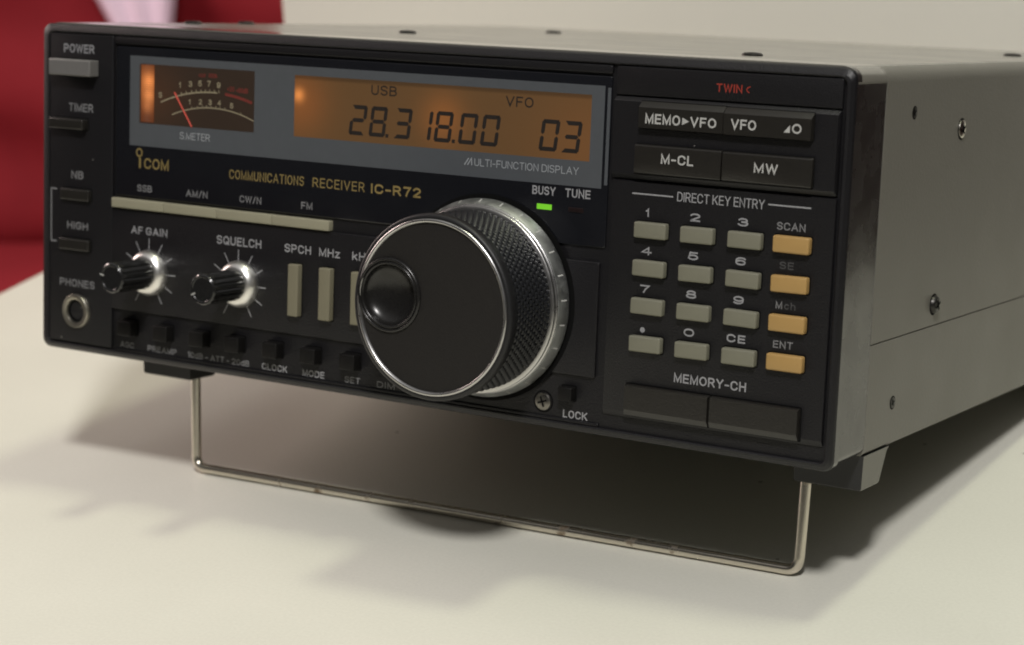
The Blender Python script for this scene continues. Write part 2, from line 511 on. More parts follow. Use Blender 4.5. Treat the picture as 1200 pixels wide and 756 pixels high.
# a plain grotesque in strokes: glyph -> (width, strokes), cap height 1
GL = {
    'A': (0.68, [[(0, 0), (0.34, 1), (0.68, 0)], [(0.12, 0.33), (0.56, 0.33)]]),
    'B': (0.58, [[(0, 0), (0, 1)], bowl(0, 0.54, 0.53, 1), bowl(0, 0.58, 0, 0.53)]),
    'C': (0.62, [arc(0.31, 0.68, 0.31, 0.32, 15, 180) + arc(0.31, 0.32, 0.31, 0.32, 180, 345)]),
    'D': (0.60, [[(0, 0), (0, 1)], [(0, 1), (0.26, 1)] + arc(0.26, 0.66, 0.34, 0.34, 90, 0) + arc(0.26, 0.34, 0.34, 0.34, 0, -90) + [(0, 0)]]),
    'E': (0.50, [[(0.50, 1), (0, 1), (0, 0), (0.50, 0)], [(0, 0.52), (0.46, 0.52)]]),
    'F': (0.48, [[(0.48, 1), (0, 1), (0, 0)], [(0, 0.5), (0.42, 0.5)]]),
    'G': (0.64, [arc(0.32, 0.68, 0.32, 0.32, 18, 180) + arc(0.32, 0.32, 0.32, 0.32, 180, 350) + [(0.64, 0.46), (0.36, 0.46)]]),
    'H': (0.58, [[(0, 0), (0, 1)], [(0.58, 0), (0.58, 1)], [(0, 0.52), (0.58, 0.52)]]),
    'I': (0.0, [[(0, 0), (0, 1)]]),
    'K': (0.60, [[(0, 0), (0, 1)], [(0.56, 1), (0, 0.38)], [(0.2, 0.6), (0.60, 0)]]),
    'L': (0.46, [[(0, 1), (0, 0), (0.46, 0)]]),
    'M': (0.70, [[(0, 0), (0, 1), (0.35, 0.05), (0.70, 1), (0.70, 0)]]),
    'N': (0.58, [[(0, 0), (0, 1), (0.58, 0), (0.58, 1)]]),
    'O': (0.66, [_O(0.66)]),
    'P': (0.56, [[(0, 0), (0, 1)], bowl(0, 0.56, 0.45, 1)]),
    'Q': (0.66, [_O(0.66), [(0.40, 0.25), (0.68, -0.03)]]),
    'R': (0.58, [[(0, 0), (0, 1)], bowl(0, 0.55, 0.47, 1), [(0.32, 0.47), (0.58, 0)]]),
    'S': (0.56, [_S(0.56)]),
    'T': (0.56, [[(0, 1), (0.56, 1)], [(0.28, 1), (0.28, 0)]]),
    'U': (0.58, [[(0, 1), (0, 0.3)] + arc(0.29, 0.3, 0.29, 0.3, 180, 360) + [(0.58, 1)]]),
    'V': (0.64, [[(0, 1), (0.32, 0), (0.64, 1)]]),
    'W': (0.90, [[(0, 1), (0.22, 0), (0.45, 0.95), (0.68, 0), (0.90, 1)]]),
    'Y': (0.62, [[(0, 1), (0.31, 0.44), (0.62, 1)], [(0.31, 0.46), (0.31, 0)]]),
    '0': (0.54, [_O(0.54)]),
    '1': (0.22, [[(0, 0.78), (0.08, 0.82), (0.22, 1), (0.22, 0)]]),
    '2': (0.54, [arc(0.27, 0.72, 0.27, 0.28, 165, -25) + [(0.02, 0.02), (0.02, 0), (0.54, 0)]]),
    '3': (0.54, [arc(0.26, 0.755, 0.25, 0.245, 160, -80) + [(0.2, 0.52)], [(0.2, 0.52)] + arc(0.26, 0.27, 0.28, 0.27, 80, -160)]),
    '4': (0.58, [[(0.42, 0), (0.42, 1), (0, 0.3), (0.58, 0.3)]]),
    '5': (0.54, [[(0.50, 1), (0.08, 1), (0.03, 0.5)] + arc(0.26, 0.32, 0.28, 0.32, 130, -160)]),
    '6': (0.54, [arc(0.27, 0.31, 0.27, 0.31, 0, 360, 18), arc(0.30, 0.6, 0.30, 0.40, 40, 180) + [(0, 0.33)]]),
    '7': (0.52, [[(0, 1), (0.52, 1), (0.30, 0.45), (0.20, 0)]]),
    '8': (0.54, [arc(0.27, 0.76, 0.235, 0.24, 0, 360, 18), arc(0.27, 0.265, 0.27, 0.265, 0, 360, 18)]),
    '9': (0.54, [arc(0.27, 0.69, 0.27, 0.31, 0, 360, 18), [(0.54, 0.67)] + arc(0.24, 0.40, 0.30, 0.40, 0, -140)]),
    'k': (0.48, [[(0, 0), (0, 1)], [(0.44, 0.70), (0, 0.28)], [(0.17, 0.44), (0.48, 0)]]),
    'z': (0.42, [[(0.02, 0.70), (0.42, 0.70), (0, 0), (0.44, 0)]]),
    'c': (0.44, [arc(0.23, 0.36, 0.23, 0.36, 40, 320, 16)]),
    'h': (0.44, [[(0, 0), (0, 1)], [(0, 0.45)] + arc(0.22, 0.45, 0.22, 0.27, 180, 0) + [(0.44, 0)]]),
    'd': (0.46, [[(0.46, 0), (0.46, 1)], arc(0.23, 0.36, 0.23, 0.36, 0, 360, 16)]),
    'm': (0.66, [[(0, 0), (0, 0.72)], [(0, 0.48)] + arc(0.165, 0.50, 0.165, 0.22, 180, 0) + [(0.33, 0)], [(0.33, 0.48)] + arc(0.495, 0.50, 0.165, 0.22, 180, 0) + [(0.66, 0)]]),
    '-': (0.34, [[(0, 0.42), (0.34, 0.42)]]),
    '/': (0.34, [[(0, -0.04), (0.34, 1.04)]]),
    '+': (0.44, [[(0, 0.42), (0.44, 0.42)], [(0.22, 0.2), (0.22, 0.64)]]),
    '.': (0.02, [[(0, 0.0), (0.02, 0.0)]]),
}


def put_text(mb, s, x0, x1, z0, z1, y, bold=0.17, sp=0.13, mi=0, adjust=True):
    """fit the text into the box measured on y = 0 and lay it at depth y; bold = stroke width over cap height"""
    if adjust:
        (x0, z0), (x1, z1) = P0(x0, z0, y), P0(x1, z1, y)
    h = z1 - z0
    t = bold * h
    adv, items = 0.0, []
    for ch in s:
        if ch == ' ':
            adv += 0.30
            continue
        w, st = GL[ch]
        items.append((adv, st))
        adv += w + sp + bold
    tot = max(0.02, adv - sp - bold)
    kx_ = (x1 - x0 - t) / tot if tot > 0.03 else h
    kz_ = h - t
    if len(s) == 1 and ch in 'I1':
        kx_ = min(kx_, h)
    n = 0
    for a, st in items:
        for p in st:
            pts = [(x0 + t / 2 + (a + q[0]) * kx_, z0 + t / 2 + q[1] * kz_) for q in p]
            line(mb, pts, t, y - 0.004 * (n % 3), mi, cap=t / 2 if abs(p[0][0] - p[-1][0]) + abs(p[0][1] - p[-1][1]) > 0.01 else 0)
            n += 1


def line(mb, pts, w, y, mi=0, cap=0.0):
    """a printed stroke of width w along pts (x, z), mitred at its corners; cap lengthens both ends"""
    P = [Vector(pts[0])]
    for p in pts[1:]:
        if (Vector(p) - P[-1]).length > 1e-4:
            P.append(Vector(p))
    n = len(P)
    if n < 2:
        return
    if cap:
        P[0] = P[0] + (P[0] - P[1]).normalized() * cap
        P[-1] = P[-1] + (P[-1] - P[-2]).normalized() * cap
    vs, fs = [], []
    for i in range(n):
        t0 = (P[i] - P[i - 1]).normalized() if i else None
        t1 = (P[i + 1] - P[i]).normalized() if i < n - 1 else None
        if t0 is None or t1 is None:
            t = t0 or t1
            m_, k = Vector((-t.y, t.x)), 1.0
        else:
            n0, n1 = Vector((-t0.y, t0.x)), Vector((-t1.y, t1.x))
            m_ = n0 + n1
            m_ = m_.normalized() if m_.length > 1e-3 else n0
            k = 1 / max(0.42, m_.dot(n0))
        a, b = P[i] + m_ * (w / 2 * k), P[i] - m_ * (w / 2 * k)
        vs += [(a.x, y, a.y), (b.x, y, b.y)]
    for i in range(n - 1):
        fs.append((2 * i, 2 * i + 1, 2 * i + 3, 2 * i + 2))
    mb.add(vs, fs, mi)


def dup(o, loc=None, parent=None):
    c = o.copy()
    COL.objects.link(c)
    if loc is not None:
        c.location = loc
    c.parent = parent if parent else o.parent
    for ch in list(o.children):
        k = ch.copy()
        COL.objects.link(k)
        k.parent = c
    return c


def tag(o, label, cat, group=None):
    o['label'] = label
    o['category'] = cat
    if group:
        o['group'] = group
    return o


def shift(loc):
    return (Vector(loc) - BASE) * MM


# ------------------------------------------------------------------ the table, the board and the sofa behind it
UX, UY = Vector((0.967, 0.254, 0)), Vector((-0.254, 0.967, 0))     # the table's own axes (world, mm)


def wbox(mb, c, ax, ay, sx, sy, z0, z1, r=8, bev=6, seg=4):
    """box with rounded corners standing at c (world mm), half sizes sx, sy along ax, ay"""
    rg = []

    def ring(inset, z):
        pts = rrect(-sx + inset, sx - inset, -sy + inset, sy - inset, max(0.1, r - inset), seg, 0)
        return [tuple(Vector(c) + ax * p[0] + ay * p[2] + Vector((0, 0, z))) for p in pts]
    for k in range(4):
        a = k / 3 * math.pi / 2
        rg.append(ring(bev * (1 - math.sin(a)), z0 + bev * (1 - math.cos(a))))
    for k in range(4):
        a = k / 3 * math.pi / 2
        rg.append(ring(bev * (1 - math.cos(a)), z1 - bev * (1 - math.sin(a))))
    mb.rings(rg)


# left edge through (-178.7, 155.5); right edge through (375, 300); back edge through (-225, 350)
P_l = Vector((-178.7, 155.5, 0))
w_l = P_l.dot(UX)
w_r = Vector((346, 290, 0)).dot(UX)
d_b = Vector((-225, 352, 0)).dot(UY)
d_f = d_b - 760
ctr = UX * ((w_l + w_r) / 2) + UY * ((d_b + d_f) / 2)
table = bpy.data.objects.new('side_table', None)
COL.objects.link(table)
table.location = (ctr.x * MM, ctr.y * MM, -0.72)
tag(table, 'pale cream table with a plain smooth top carrying the black radio receiver', 'table')


def world_part(mb, name, m, parent, base, smooth=40):
    o = mb.build(name, m, None, smooth, radio=False)
    for v in o.data.vertices:
        v.co -= Vector(base) * MM
    o.parent = parent
    return o


t_base = (ctr.x, ctr.y, -720.0)
mb = MB()
wbox(mb, ctr, UX, UY, (w_r - w_l) / 2, (d_b - d_f) / 2, -28, 0, r=3, bev=1.5)
world_part(mb, 'tabletop', M['table'], table, t_base)
for sx in (-1, 1):
    for sy in (-1, 1):
        mb = MB()
        c = ctr + UX * sx * ((w_r - w_l) / 2 - 45) + UY * sy * ((d_b - d_f) / 2 - 45)
        wbox(mb, c, UX, UY, 20, 20, -720, -28.5, r=3, bev=1)
        world_part(mb, 'leg', M['table'], table, t_base)

mb = MB()
bc = Vector((72, 338, 0))
wbox(mb, bc, Vector((1, 0, 0)), Vector((0, 1, 0)), 237, 8, 0.2, 420, r=2, bev=1)
board = mb.build('screen_board', M['wall'], None, 40, radio=False)
for v in board.data.vertices:
    v.co -= Vector((bc.x, bc.y, 0)) * MM
board.location = (bc.x * MM, bc.y * MM, 0)
tag(board, 'upright cream board standing on the table behind the receiver', 'board')

mb = MB()
mb.add([(-6000, -6000, -720), (6000, -6000, -720), (6000, 6000, -720), (-6000, 6000, -720)], [(0, 1, 2, 3)])
fl = mb.build('floor', M['wood'], None, 0, radio=False)
fl['kind'] = 'structure'

mb = MB()
wbox(mb, Vector((0, 2300, 0)), Vector((1, 0, 0)), Vector((0, 1, 0)), 5500, 60, -720.2, 2200, r=1, bev=0.5)
wl = mb.build('back_wall', M['wood'], None, 40, radio=False)
wl['kind'] = 'structure'

# sofa behind the table: its seat is 250 mm under the table top
sb = Vector((-1050, 1018, 0))
sofa_c = sb + UX * 720
s_base = (sofa_c.x, sofa_c.y, -720.0)
sofa = bpy.data.objects.new('red_sofa', None)
COL.objects.link(sofa)
sofa.location = (sofa_c.x * MM, sofa_c.y * MM, -0.72)
tag(sofa, 'red upholstered sofa out of focus behind the left end of the table', 'sofa')


def cushion(mb, c, ax, ay, sx, sy, z0, z1, bev, waves=0.0):
    """soft block with a bulging, slightly wrinkled surface"""
    nx, nz, ny = 60, 26, 10
    o = len(mb.v)
    import itertools
    rng = random.Random(int(c.x))
    ph = [rng.uniform(0, 6.28) for _ in range(6)]

    def pt(u, v, w):
        # u, v, w in -1..1: superellipsoid-like rounding by bevel distance
        x, y, z = u * sx, v * sy, w * (z1 - z0) / 2
        hx, hy, hz = sx - bev, sy - bev, (z1 - z0) / 2 - bev
        q = Vector((max(-hx, min(hx, x)), max(-hy, min(hy, y)), max(-hz, min(hz, z))))
        d = Vector((x, y, z)) - q
        if d.length > 1e-6:
            m_ = max(abs(d.x), abs(d.y), abs(d.z))
            d = d.normalized() * m_
        p = q + d
        k = waves * (math.sin(p.x * 0.021 + p.z * 0.013 + ph[0]) + 0.6 * math.sin(p.z * 0.05 + p.x * 0.006 + ph[1]) + 0.4 * math.sin(p.x * 0.06 + ph[2]))
        p.y += k * (1 if v < 0 else -1)
        p.z += k * 0.5
        return tuple(c + ax * p.x + ay * p.y + Vector((0, 0, (z0 + z1) / 2 + p.z)))

    def face(f, a, b):
        g = [[pt(*f(i / a * 2 - 1, j / b * 2 - 1)) for j in range(b + 1)] for i in range(a + 1)]
        vs = [p for r_ in g for p in r_]
        fs = [(i * (b + 1) + j, (i + 1) * (b + 1) + j, (i + 1) * (b + 1) + j + 1, i * (b + 1) + j + 1) for i in range(a) for j in range(b)]
        mb.add(vs, fs)
    face(lambda s, t: (s, -1, t), nx, nz)
    face(lambda s, t: (s, 1, t), nx, nz)
    face(lambda s, t: (s, t, 1), nx, ny)
    face(lambda s, t: (s, t, -1), nx, ny)
    face(lambda s, t: (-1, s, t), ny, nz)
    face(lambda s, t: (1, s, t), ny, nz)


def weld(o):
    bm = bmesh.new()
    bm.from_mesh(o.data)
    bmesh.ops.remove_doubles(bm, verts=bm.verts, dist=0.0003)
    bmesh.ops.recalc_face_normals(bm, faces=bm.faces)
    bm.to_mesh(o.data)
    bm.free()


mb = MB()
cushion(mb, sofa_c + UY * 75, UX, UY, 900, 75, -268, 210, 30, 9)
weld(world_part(mb, 'backrest', M['red'], sofa, s_base))
mb = MB()
cushion(mb, sofa_c - UY * 180, UX, UY, 900, 300, -400, -246, 30, 3)
weld(world_part(mb, 'seat', M['red'], sofa, s_base))
mb = MB()
cushion(mb, sofa_c - UY * 160, UX, UY, 890, 310, -690, -402, 12, 0)
weld(world_part(mb, 'sofa_base', M['red'], sofa, s_base))
for sx in (-1, 1):
    for sy in (-1, 1):
        mb = MB()
        wbox(mb, sofa_c - UY * 160 + UX * sx * 820 + UY * sy * 260, UX, UY, 20, 20, -720, -690.5, r=4, bev=1)
        world_part(mb, 'sofa_foot', M['foot_black'], sofa, s_base)

# a lilac scarf hung over the sofa's back
mb = MB()
sc = Vector((-880, 1000, 0))
sc = sofa_c + UX * ((sc - sofa_c).dot(UX)) - UY * 10
rows = []
prof = [(-6, -190), (-8, -120), (-9, -60), (-10, 0), (-11, 60), (-11, 120), (-10, 180), (0, 214), (40, 226), (80, 228), (120, 224), (158, 205), (164, 150)]
for k, (dy, z) in enumerate(prof):
    hw = 21 + max(0, z + 60) * 0.36 if z < 160 else 90
    hw = min(hw, 95)
    row = []
    for i in range(13):
        s = i / 12 * 2 - 1
        row.append(sc + UX * (s * hw + (8 if z < 0 else 0)) + UY * (dy - 3 * math.cos(s * 9) - 6) + Vector((0, 0, z)))
    rows.append(row)
vs = [tuple(p) for r_ in rows for p in r_]
fs = [(a * 13 + i, a * 13 + i + 1, (a + 1) * 13 + i + 1, (a + 1) * 13 + i) for a in range(len(rows) - 1) for i in range(12)]
mb.add(vs, fs)
scarf = mb.build('scarf', M['lilac'], None, 60, radio=False)
for v in scarf.data.vertices:
    v.co -= Vector((sc.x, sc.y, 210)) * MM
scarf.location = Vector((sc.x, sc.y, 210)) * MM
md = scarf.modifiers.new('thickness', 'SOLIDIFY')
md.thickness = 0.003
tag(scarf, 'pale lilac scarf hanging over the back of the red sofa', 'scarf')

# ------------------------------------------------------------------ the receiver
radio = bpy.data.objects.new('communications_receiver', None)
COL.objects.link(radio)
radio.matrix_world = Matrix.Translation(to_world(BASE)) @ RW.to_4x4()
tag(radio, 'black and grey shortwave communications receiver with lit orange display propped on a wire stand', 'radio receiver')

# --- front panel: recessed face at y = 1, rim and raised plates at y = 0
mb = MB()
H = 90.4
W = 240.95
XL, ZB = -1.25, -0.7
rim = [rrect(0.1, W, 0, 89.6, 2.6, 6, 18.7), rrect(0.1, W, 0, 89.6, 2.6, 6, 4.2), rrect(XL, W, ZB, H, 2.6, 6, 4.0), rrect(XL, W, ZB, H, 2.6, 6, 1.6),
       rrect(XL + 0.3, W - 0.25, ZB + 0.3, H - 0.3, 2.5, 6, 0.9), rrect(0.7, W - 0.9, 0.5, H - 1.5, 2.0, 6, 0.15), rrect(1.4, W - 1.6, 1.0, H - 1.9, 1.8, 6, 0.0),
       rrect(1.8, W - 2.0, 1.35, H - 2.2, 1.6, 6, 0.25), rrect(1.9, W - 2.1, 1.45, H - 2.3, 1.6, 6, 1.0)]
mb.rings(rim)
PL = dict(bev=0.35, r=0.5)
mb.slab(2.2, 25.4, 1.9, 87.9, 0.0, 1.2, **PL)                  # column with the push buttons
mb.slab(25.9, 180.3, 85.9, 87.9, 0.0, 1.2, **PL)               # bar above the window
mb.slab(25.0, 178.9, 13.2, 41.2, 0.1, 1.2, **PL)               # plate with the knobs
mb.slab(26.4, 180.2, 1.45, 2.25, 0.5, 1.2, bev=0.25, r=0.2)     # lip under the small buttons
mb.slab(181.5, 238.2, 61.9, 80.9, -0.9, 1.2, bev=0.9, r=0.4, bevs=(0.2, 0.3, 1.1, 1.0), lin=True)   # raised block for the large keys
mb.slab(181.5, 238.3, 5.0, 61.5, 0.0, 1.2, bev=0.6, r=0.3, bevs=(0.15, 0.15, 1.4, 0.3), lin=True)      # keypad field
mb.slab(181.5, 238.3, 81.2, 87.9, 0.0, 1.2, **PL)              # band above
front = mb.build('front_panel', [M['black'], M['black_side']], radio, 17)
for p_ in front.data.polygons:
    c_ = (p_.center / MM) + BASE
    if c_.y > 2.0 and (c_.x > 238 or c_.x < 2):
        p_.material_index = 1

# lettering on the panel: every word a sub-part
def word(m, parent, *a, name='panel_lettering', **k):
    w_ = MB()
    put_text(w_, *a, **k)
    return w_.build(name, m, parent, 0, fix=False)


LT = 0.04
word(M['print_white'], front, 'POWER', 7.4, 18.6, 82.7, 85.1, -LT)
word(M['print_dim'], front, 'TIMER', 9.3, 18.3, 66.6, 68.9, -LT)
word(M['print_dim'], front, 'NB', 10.4, 14.8, 48.0, 50.2, -LT)
word(M['print_dim'], front, 'HIGH', 8.9, 16.6, 33.9, 36.0, -LT)
word(M['print_dim'], front, 'PHONES', 6.2, 19.2, 17.7, 19.8, -LT)
word(M['print_white'], front, 'AF GAIN', 32.5, 45.3, 34.7, 36.8, 0.1 - LT)
word(M['print_white'], front, 'SQUELCH', 62.5, 77.5, 34.7, 37.0, 0.1 - LT)
word(M['print_white'], front, 'SPCH', 85.2, 93.8, 34.7, 36.9, 0.1 - LT)
word(M['print_white'], front, 'MHz', 96.4, 103.0, 34.7, 36.9, 0.1 - LT)
word(M['print_white'], front, 'kHz', 106.9, 113.0, 34.7, 36.9, 0.1 - LT)
mb = MB()
line(mb, [(5.0, 44.7), (2.9, 44.7), (2.9, 30.0), (5.0, 30.0)], 0.45, -LT)
mb.build('bracket_line', M['print_dim'], front, 0, fix=False)
for s, a, b in (('AGC', 28.9, 33.8), ('PREAMP', 38.8, 49.1), ('10dB - ATT - 20dB', 53.0, 74.2), ('SET', 105.5, 110.4), ('DIM', 115.7, 121.2)):
    word(M['print_dim'], front, s, a, b, 2.75, 4.4, 1.0 - LT)
for s, a, b in (('CLOCK', 78.5, 86.9), ('MODE', 91.9, 99.0)):
    word(M['print_white'], front, s, a, b, 2.75, 4.5, 1.0 - LT)
word(M['print_white'], front, 'LOCK', 170.8, 177.6, 2.65, 4.6, 1.0 - LT)
for s, x, row, w in (('1', 191.6, 0, 1.5), ('2', 203.7, 0, 2.6), ('3', 215.9, 0, 2.6), ('4', 191.5, 1, 2.7), ('5', 203.7, 1, 2.6), ('6', 215.8, 1, 2.6),
                     ('7', 191.5, 2, 2.5), ('8', 203.7, 2, 2.7), ('9', 215.8, 2, 2.6), ('0', 203.6, 3, 2.7), ('CE', 215.7, 3, 4.7)):
    z = 53.25 - 8.97 * row
    word(M['print_white'], front, s, x - w / 2, x + w / 2, z, z + 1.9, -LT, bold=0.2)
mb = MB()
mb.lathe([(0.65, -LT), (0.01, -LT - 0.005)], *P0(191.4, 26.5, -LT), n=16)
mb.build('panel_lettering', M['print_white'], front, 0, fix=False)
word(M['print_dim'], front, 'SCAN', 224.3, 231.3, 53.3, 55.1, -LT)
word(M['print_dim'], front, 'ENT', 225.0, 229.9, 26.4, 28.1, -LT)
word(M['print_white'], front, 'DIRECT KEY ENTRY', 198.8, 221.0, 57.55, 59.75, -LT, bold=0.12)
mb = MB()
line(mb, [(187.0, 58.5), (197.8, 58.5)], 0.35, -LT)
mb.build('rule_line', M['print_white'], front, 0, fix=False)
mb = MB()
line(mb, [(221.9, 58.8), (232.4, 58.8)], 0.35, -LT)
mb.build('rule_line', M['print_white'], front, 0, fix=False)
word(M['print_white'], front, 'MEMORY-CH', 200.3, 218.9, 15.2, 17.4, -LT)
word(M['print_white'], front, 'BUSY', 159.7, 166.2, 56.05, 58.15, 0.4 - LT)
word(M['print_white'], front, 'TUNE', 168.9, 175.8, 56.05, 58.15, 0.4 - LT)
# tick marks round the two knobs
for cx in (38.85, 69.85):
    mb = MB()
    for k in range(-5, 6):
        a = math.radians(k * 30)
        line(mb, [(cx + r * math.sin(a), 24.4 + r * math.cos(a)) for r in (6.3, 9.4)], 0.28, 0.1 - LT)
    mb.build('tick_marks', M['print_white'], front, 0, fix=False)
for s, a, b in (('SSB', 34.5, 39.7), ('AM/N', 51.7, 59.1), ('CW/N', 70.0, 77.2), ('FM', 90.3, 93.9)):
    word(M['print_dim'], front, s, a, b, 46.4, 48.25, 0.4 - LT)
word(M['print_dim'], front, 'M', 225.1, 226.7, 35.4, 37.1, -LT)
word(M['print_faint'], front, 'ch', 227.2, 230.0, 35.4, 37.1, -LT, name='faded_lettering')
word(M['print_faint'], front, 'SE', 225.5, 229.0, 44.5, 46.2, -LT, name='faded_lettering')
mb = MB()
put_text(mb, 'TWIN', 207.4, 213.9, 83.3, 85.2, -LT)
line(mb, [(215.9, 84.9), (215.2, 84.6), (215.0, 84.2), (215.2, 83.8), (215.7, 83.5)], 0.25, -LT)
mb.build('red_lettering', M['print_red'], front, 0, fix=False)

# --- display window
mb = MB()
mb.slab(26.3, 180.1, 44.7, 85.3, 0.4, 1.3, bev=0.3, r=0.5)
window = mb.build('display_window', M['window'], radio, 35)


def plate_with_holes(mb, outer, holes, y):
    """flat sheet at depth y with rectangular holes (grid of strips)"""
    xs = sorted({outer[0], outer[1], *[h[0] for h in holes], *[h[1] for h in holes]})
    zs = sorted({outer[2], outer[3], *[h[2] for h in holes], *[h[3] for h in holes]})
    for i in range(len(xs) - 1):
        for j in range(len(zs) - 1):
            cx, cz = (xs[i] + xs[i + 1]) / 2, (zs[j] + zs[j + 1]) / 2
            if any(h[0] < cx < h[1] and h[2] < cz < h[3] for h in holes):
                continue
            q = [P0(a, b, y) for a, b in ((xs[i], zs[j]), (xs[i + 1], zs[j]), (xs[i + 1], zs[j + 1]), (xs[i], zs[j + 1]))]
            mb.add([(a, y, b) for a, b in q], [(0, 1, 2, 3)])


BY = 0.36
LCD = (87.4, 175.1, 64.95, 80.7)
MET = (35.0, 74.3, 65.0, 80.95)
mb = MB()
plate_with_holes(mb, (31.6, 178.6, 58.8, 83.0), [LCD, MET], BY)
plate_with_holes(mb, (179.35, 180.2, 59.7, 82.6), [], BY)
mb.build('screen_border', M['border'], window, 0, fix=False)
mb = MB()
word(M['print_border'], window, 'S.METER', 49.3, 59.6, 61.6, 63.5, BY - LT, bold=0.10, name='border_lettering')
put_text(mb, 'ULTI-FUNCTION DISPLAY', 142.9, 172.3, 61.55, 63.35, BY - LT, bold=0.10)
line(mb, [P0(a, b, BY - LT) for a, b in ((140.0, 61.6), (141.2, 63.3))], 0.26, BY - LT)
line(mb, [P0(a, b, BY - LT) for a, b in ((140.9, 61.6), (142.0, 63.3), (142.15, 61.6))], 0.26, BY - LT)
mb.build('border_lettering', M['print_border'], window, 0, fix=False)
mb = MB()
word(M['print_gold'], window, 'COMMUNICATIONS', 66.4, 91.0, 52.35, 54.8, 0.4 - LT, bold=0.12, sp=0.2, name='gold_lettering')
word(M['print_gold'], window, 'RECEIVER', 93.8, 110.2, 52.35, 54.8, 0.4 - LT, bold=0.12, sp=0.2, name='gold_lettering')
word(M['print_gold'], window, 'IC-R72', 112.2, 127.4, 52.25, 54.75, 0.4 - LT, bold=0.2, name='gold_lettering')
put_text(mb, 'COM', 36.9, 45.5, 52.75, 55.6, 0.4 - LT, bold=0.15)
yl = 0.4 - LT
line(mb, [P0(35.35, 52.75, yl), P0(35.35, 55.6, yl)], 0.62, yl)
line(mb, [P0(35.1 + 0.95 * math.cos(a * math.pi / 12), 56.95 + 1.0 * math.sin(a * math.pi / 12), yl) for a in range(25)], 0.42, yl)
mb.build('maker_logo', M['print_gold'], window, 0, fix=False)


# --- signal meter
MY = 0.385
mb = MB()
plate_with_holes(mb, MET, [], MY)
meter = mb.build('signal_meter', M['meter'], radio, 0, fix=False)


def ground_origin(o):
    """let the glow patterns use radio coordinates: the mesh keeps its own coordinates, the object sits at the frame's origin"""
    for v in o.data.vertices:
        v.co += BASE * MM
    o.location = -BASE * MM


ground_origin(meter)


def arc3(p, q, r, n=24):
    ax, ay = p
    bx, by = q
    cx, cy = r
    d = 2 * (ax * (by - cy) + bx * (cy - ay) + cx * (ay - by))
    ux = ((ax * ax + ay * ay) * (by - cy) + (bx * bx + by * by) * (cy - ay) + (cx * cx + cy * cy) * (ay - by)) / d
    uy = ((ax * ax + ay * ay) * (cx - bx) + (bx * bx + by * by) * (ax - cx) + (cx * cx + cy * cy) * (bx - ax)) / d
    R = math.hypot(ax - ux, ay - uy)
    a0, a1 = math.atan2(ay - uy, ax - ux), math.atan2(cy - uy, cx - ux)
    return (ux, uy, R), [(ux + R * math.cos(a0 + (a1 - a0) * k / n), uy + R * math.sin(a0 + (a1 - a0) * k / n)) for k in range(n + 1)]


my = MY - 0.03
mb = MB()
(ux, uy, ur), up = arc3((42.2, 71.0), (55.0, 74.3), (73.3, 72.6))
cut = [p for p in up if p[0] <= 62.6]
line(mb, cut, 0.36, my)
(lx, ly, lr), lo = arc3((46.1, 67.9), (57.4, 70.4), (74.0, 67.9))
line(mb, lo, 0.28, my)
for x in (49.4, 51.1, 52.9, 54.5, 56.1, 57.6, 59.1, 60.7, 62.2):
    z = uy + math.sqrt(ur * ur - (x - ux) ** 2)
    line(mb, [(x, z), (x - 0.12, z + 0.75)], 0.22, my)
for x in (52.9, 54.9, 56.6, 58.0, 59.6, 61.2, 62.6, 64.2, 69.6):
    z = ly + math.sqrt(lr * lr - (x - lx) ** 2)
    line(mb, [(x, z), (x, z + 0.6)], 0.2, my)
for s, x, z in (('S', 42.3, 72.2), ('1', 49.1, 75.2), ('3', 52.7, 75.7), ('5', 56.0, 76.0), ('7', 59.0, 76.1), ('9', 62.3, 75.9)):
    put_text(mb, s, x - (0.35 if s == '1' else 0.6), x + (0.35 if s == '1' else 0.6), z, z + 1.5, my)
for s, x, z in (('1', 52.5, 71.0), ('2', 56.2, 71.2), ('3', 59.5, 71.3), ('4', 62.6, 71.3), ('5', 66.8, 70.8)):
    put_text(mb, s, x - (0.3 if s == '1' else 0.55), x + (0.3 if s == '1' else 0.55), z, z + 1.4, my)
mb.build('meter_scale', M['scale_gold'], meter, 0, fix=False, radio=True)
mb = MB()
line(mb, [p for p in up if p[0] >= 63.0], 0.75, my)
put_text(mb, '+20', 65.2, 67.6, 75.2, 76.5, my)
put_text(mb, '+60dB', 68.2, 72.2, 75.0, 76.3, my)
put_text(mb, 'dB', 55.5, 61.8, 78.5, 79.5, my, bold=0.2)
mb.build('red_scale', M['scale_red'], meter, 0, fix=False)
mb = MB()
a, b = P0(47.2, 73.9, 0.2), P0(53.3, 65.1, 0.2)
mb.tube([(a[0], 0.2, a[1]), (b[0], 0.2, b[1])], 0.2, 8)
mb.build('needle', M['needle'], meter, 60)
mb = MB()
# ribbed lamp diffuser at the left end of the meter
rg = []
for k in range(121):
    z = 65.3 + (80.75 - 65.3) * k / 120
    q = 0.10 * math.sin(k / 120 * 30 * 2 * math.pi)
    row = []
    for i in range(9):
        s = i / 8
        x = 35.3 + 4.6 * s
        row.append((x, 0.22 - 0.16 * math.sin(math.pi * s) - q * math.sin(math.pi * s), z))
    rg.append(row)
mb.add([p for r_ in rg for p in r_], [(a * 9 + i, a * 9 + i + 1, (a + 1) * 9 + i + 1, (a + 1) * 9 + i) for a in range(120) for i in range(8)])
lampo = mb.build('meter_lamp', M['lamp_glow'], meter, 80)
for c in meter.children:
    c.location = (0, 0, 0)
    for v in c.data.vertices:
        v.co += BASE * MM

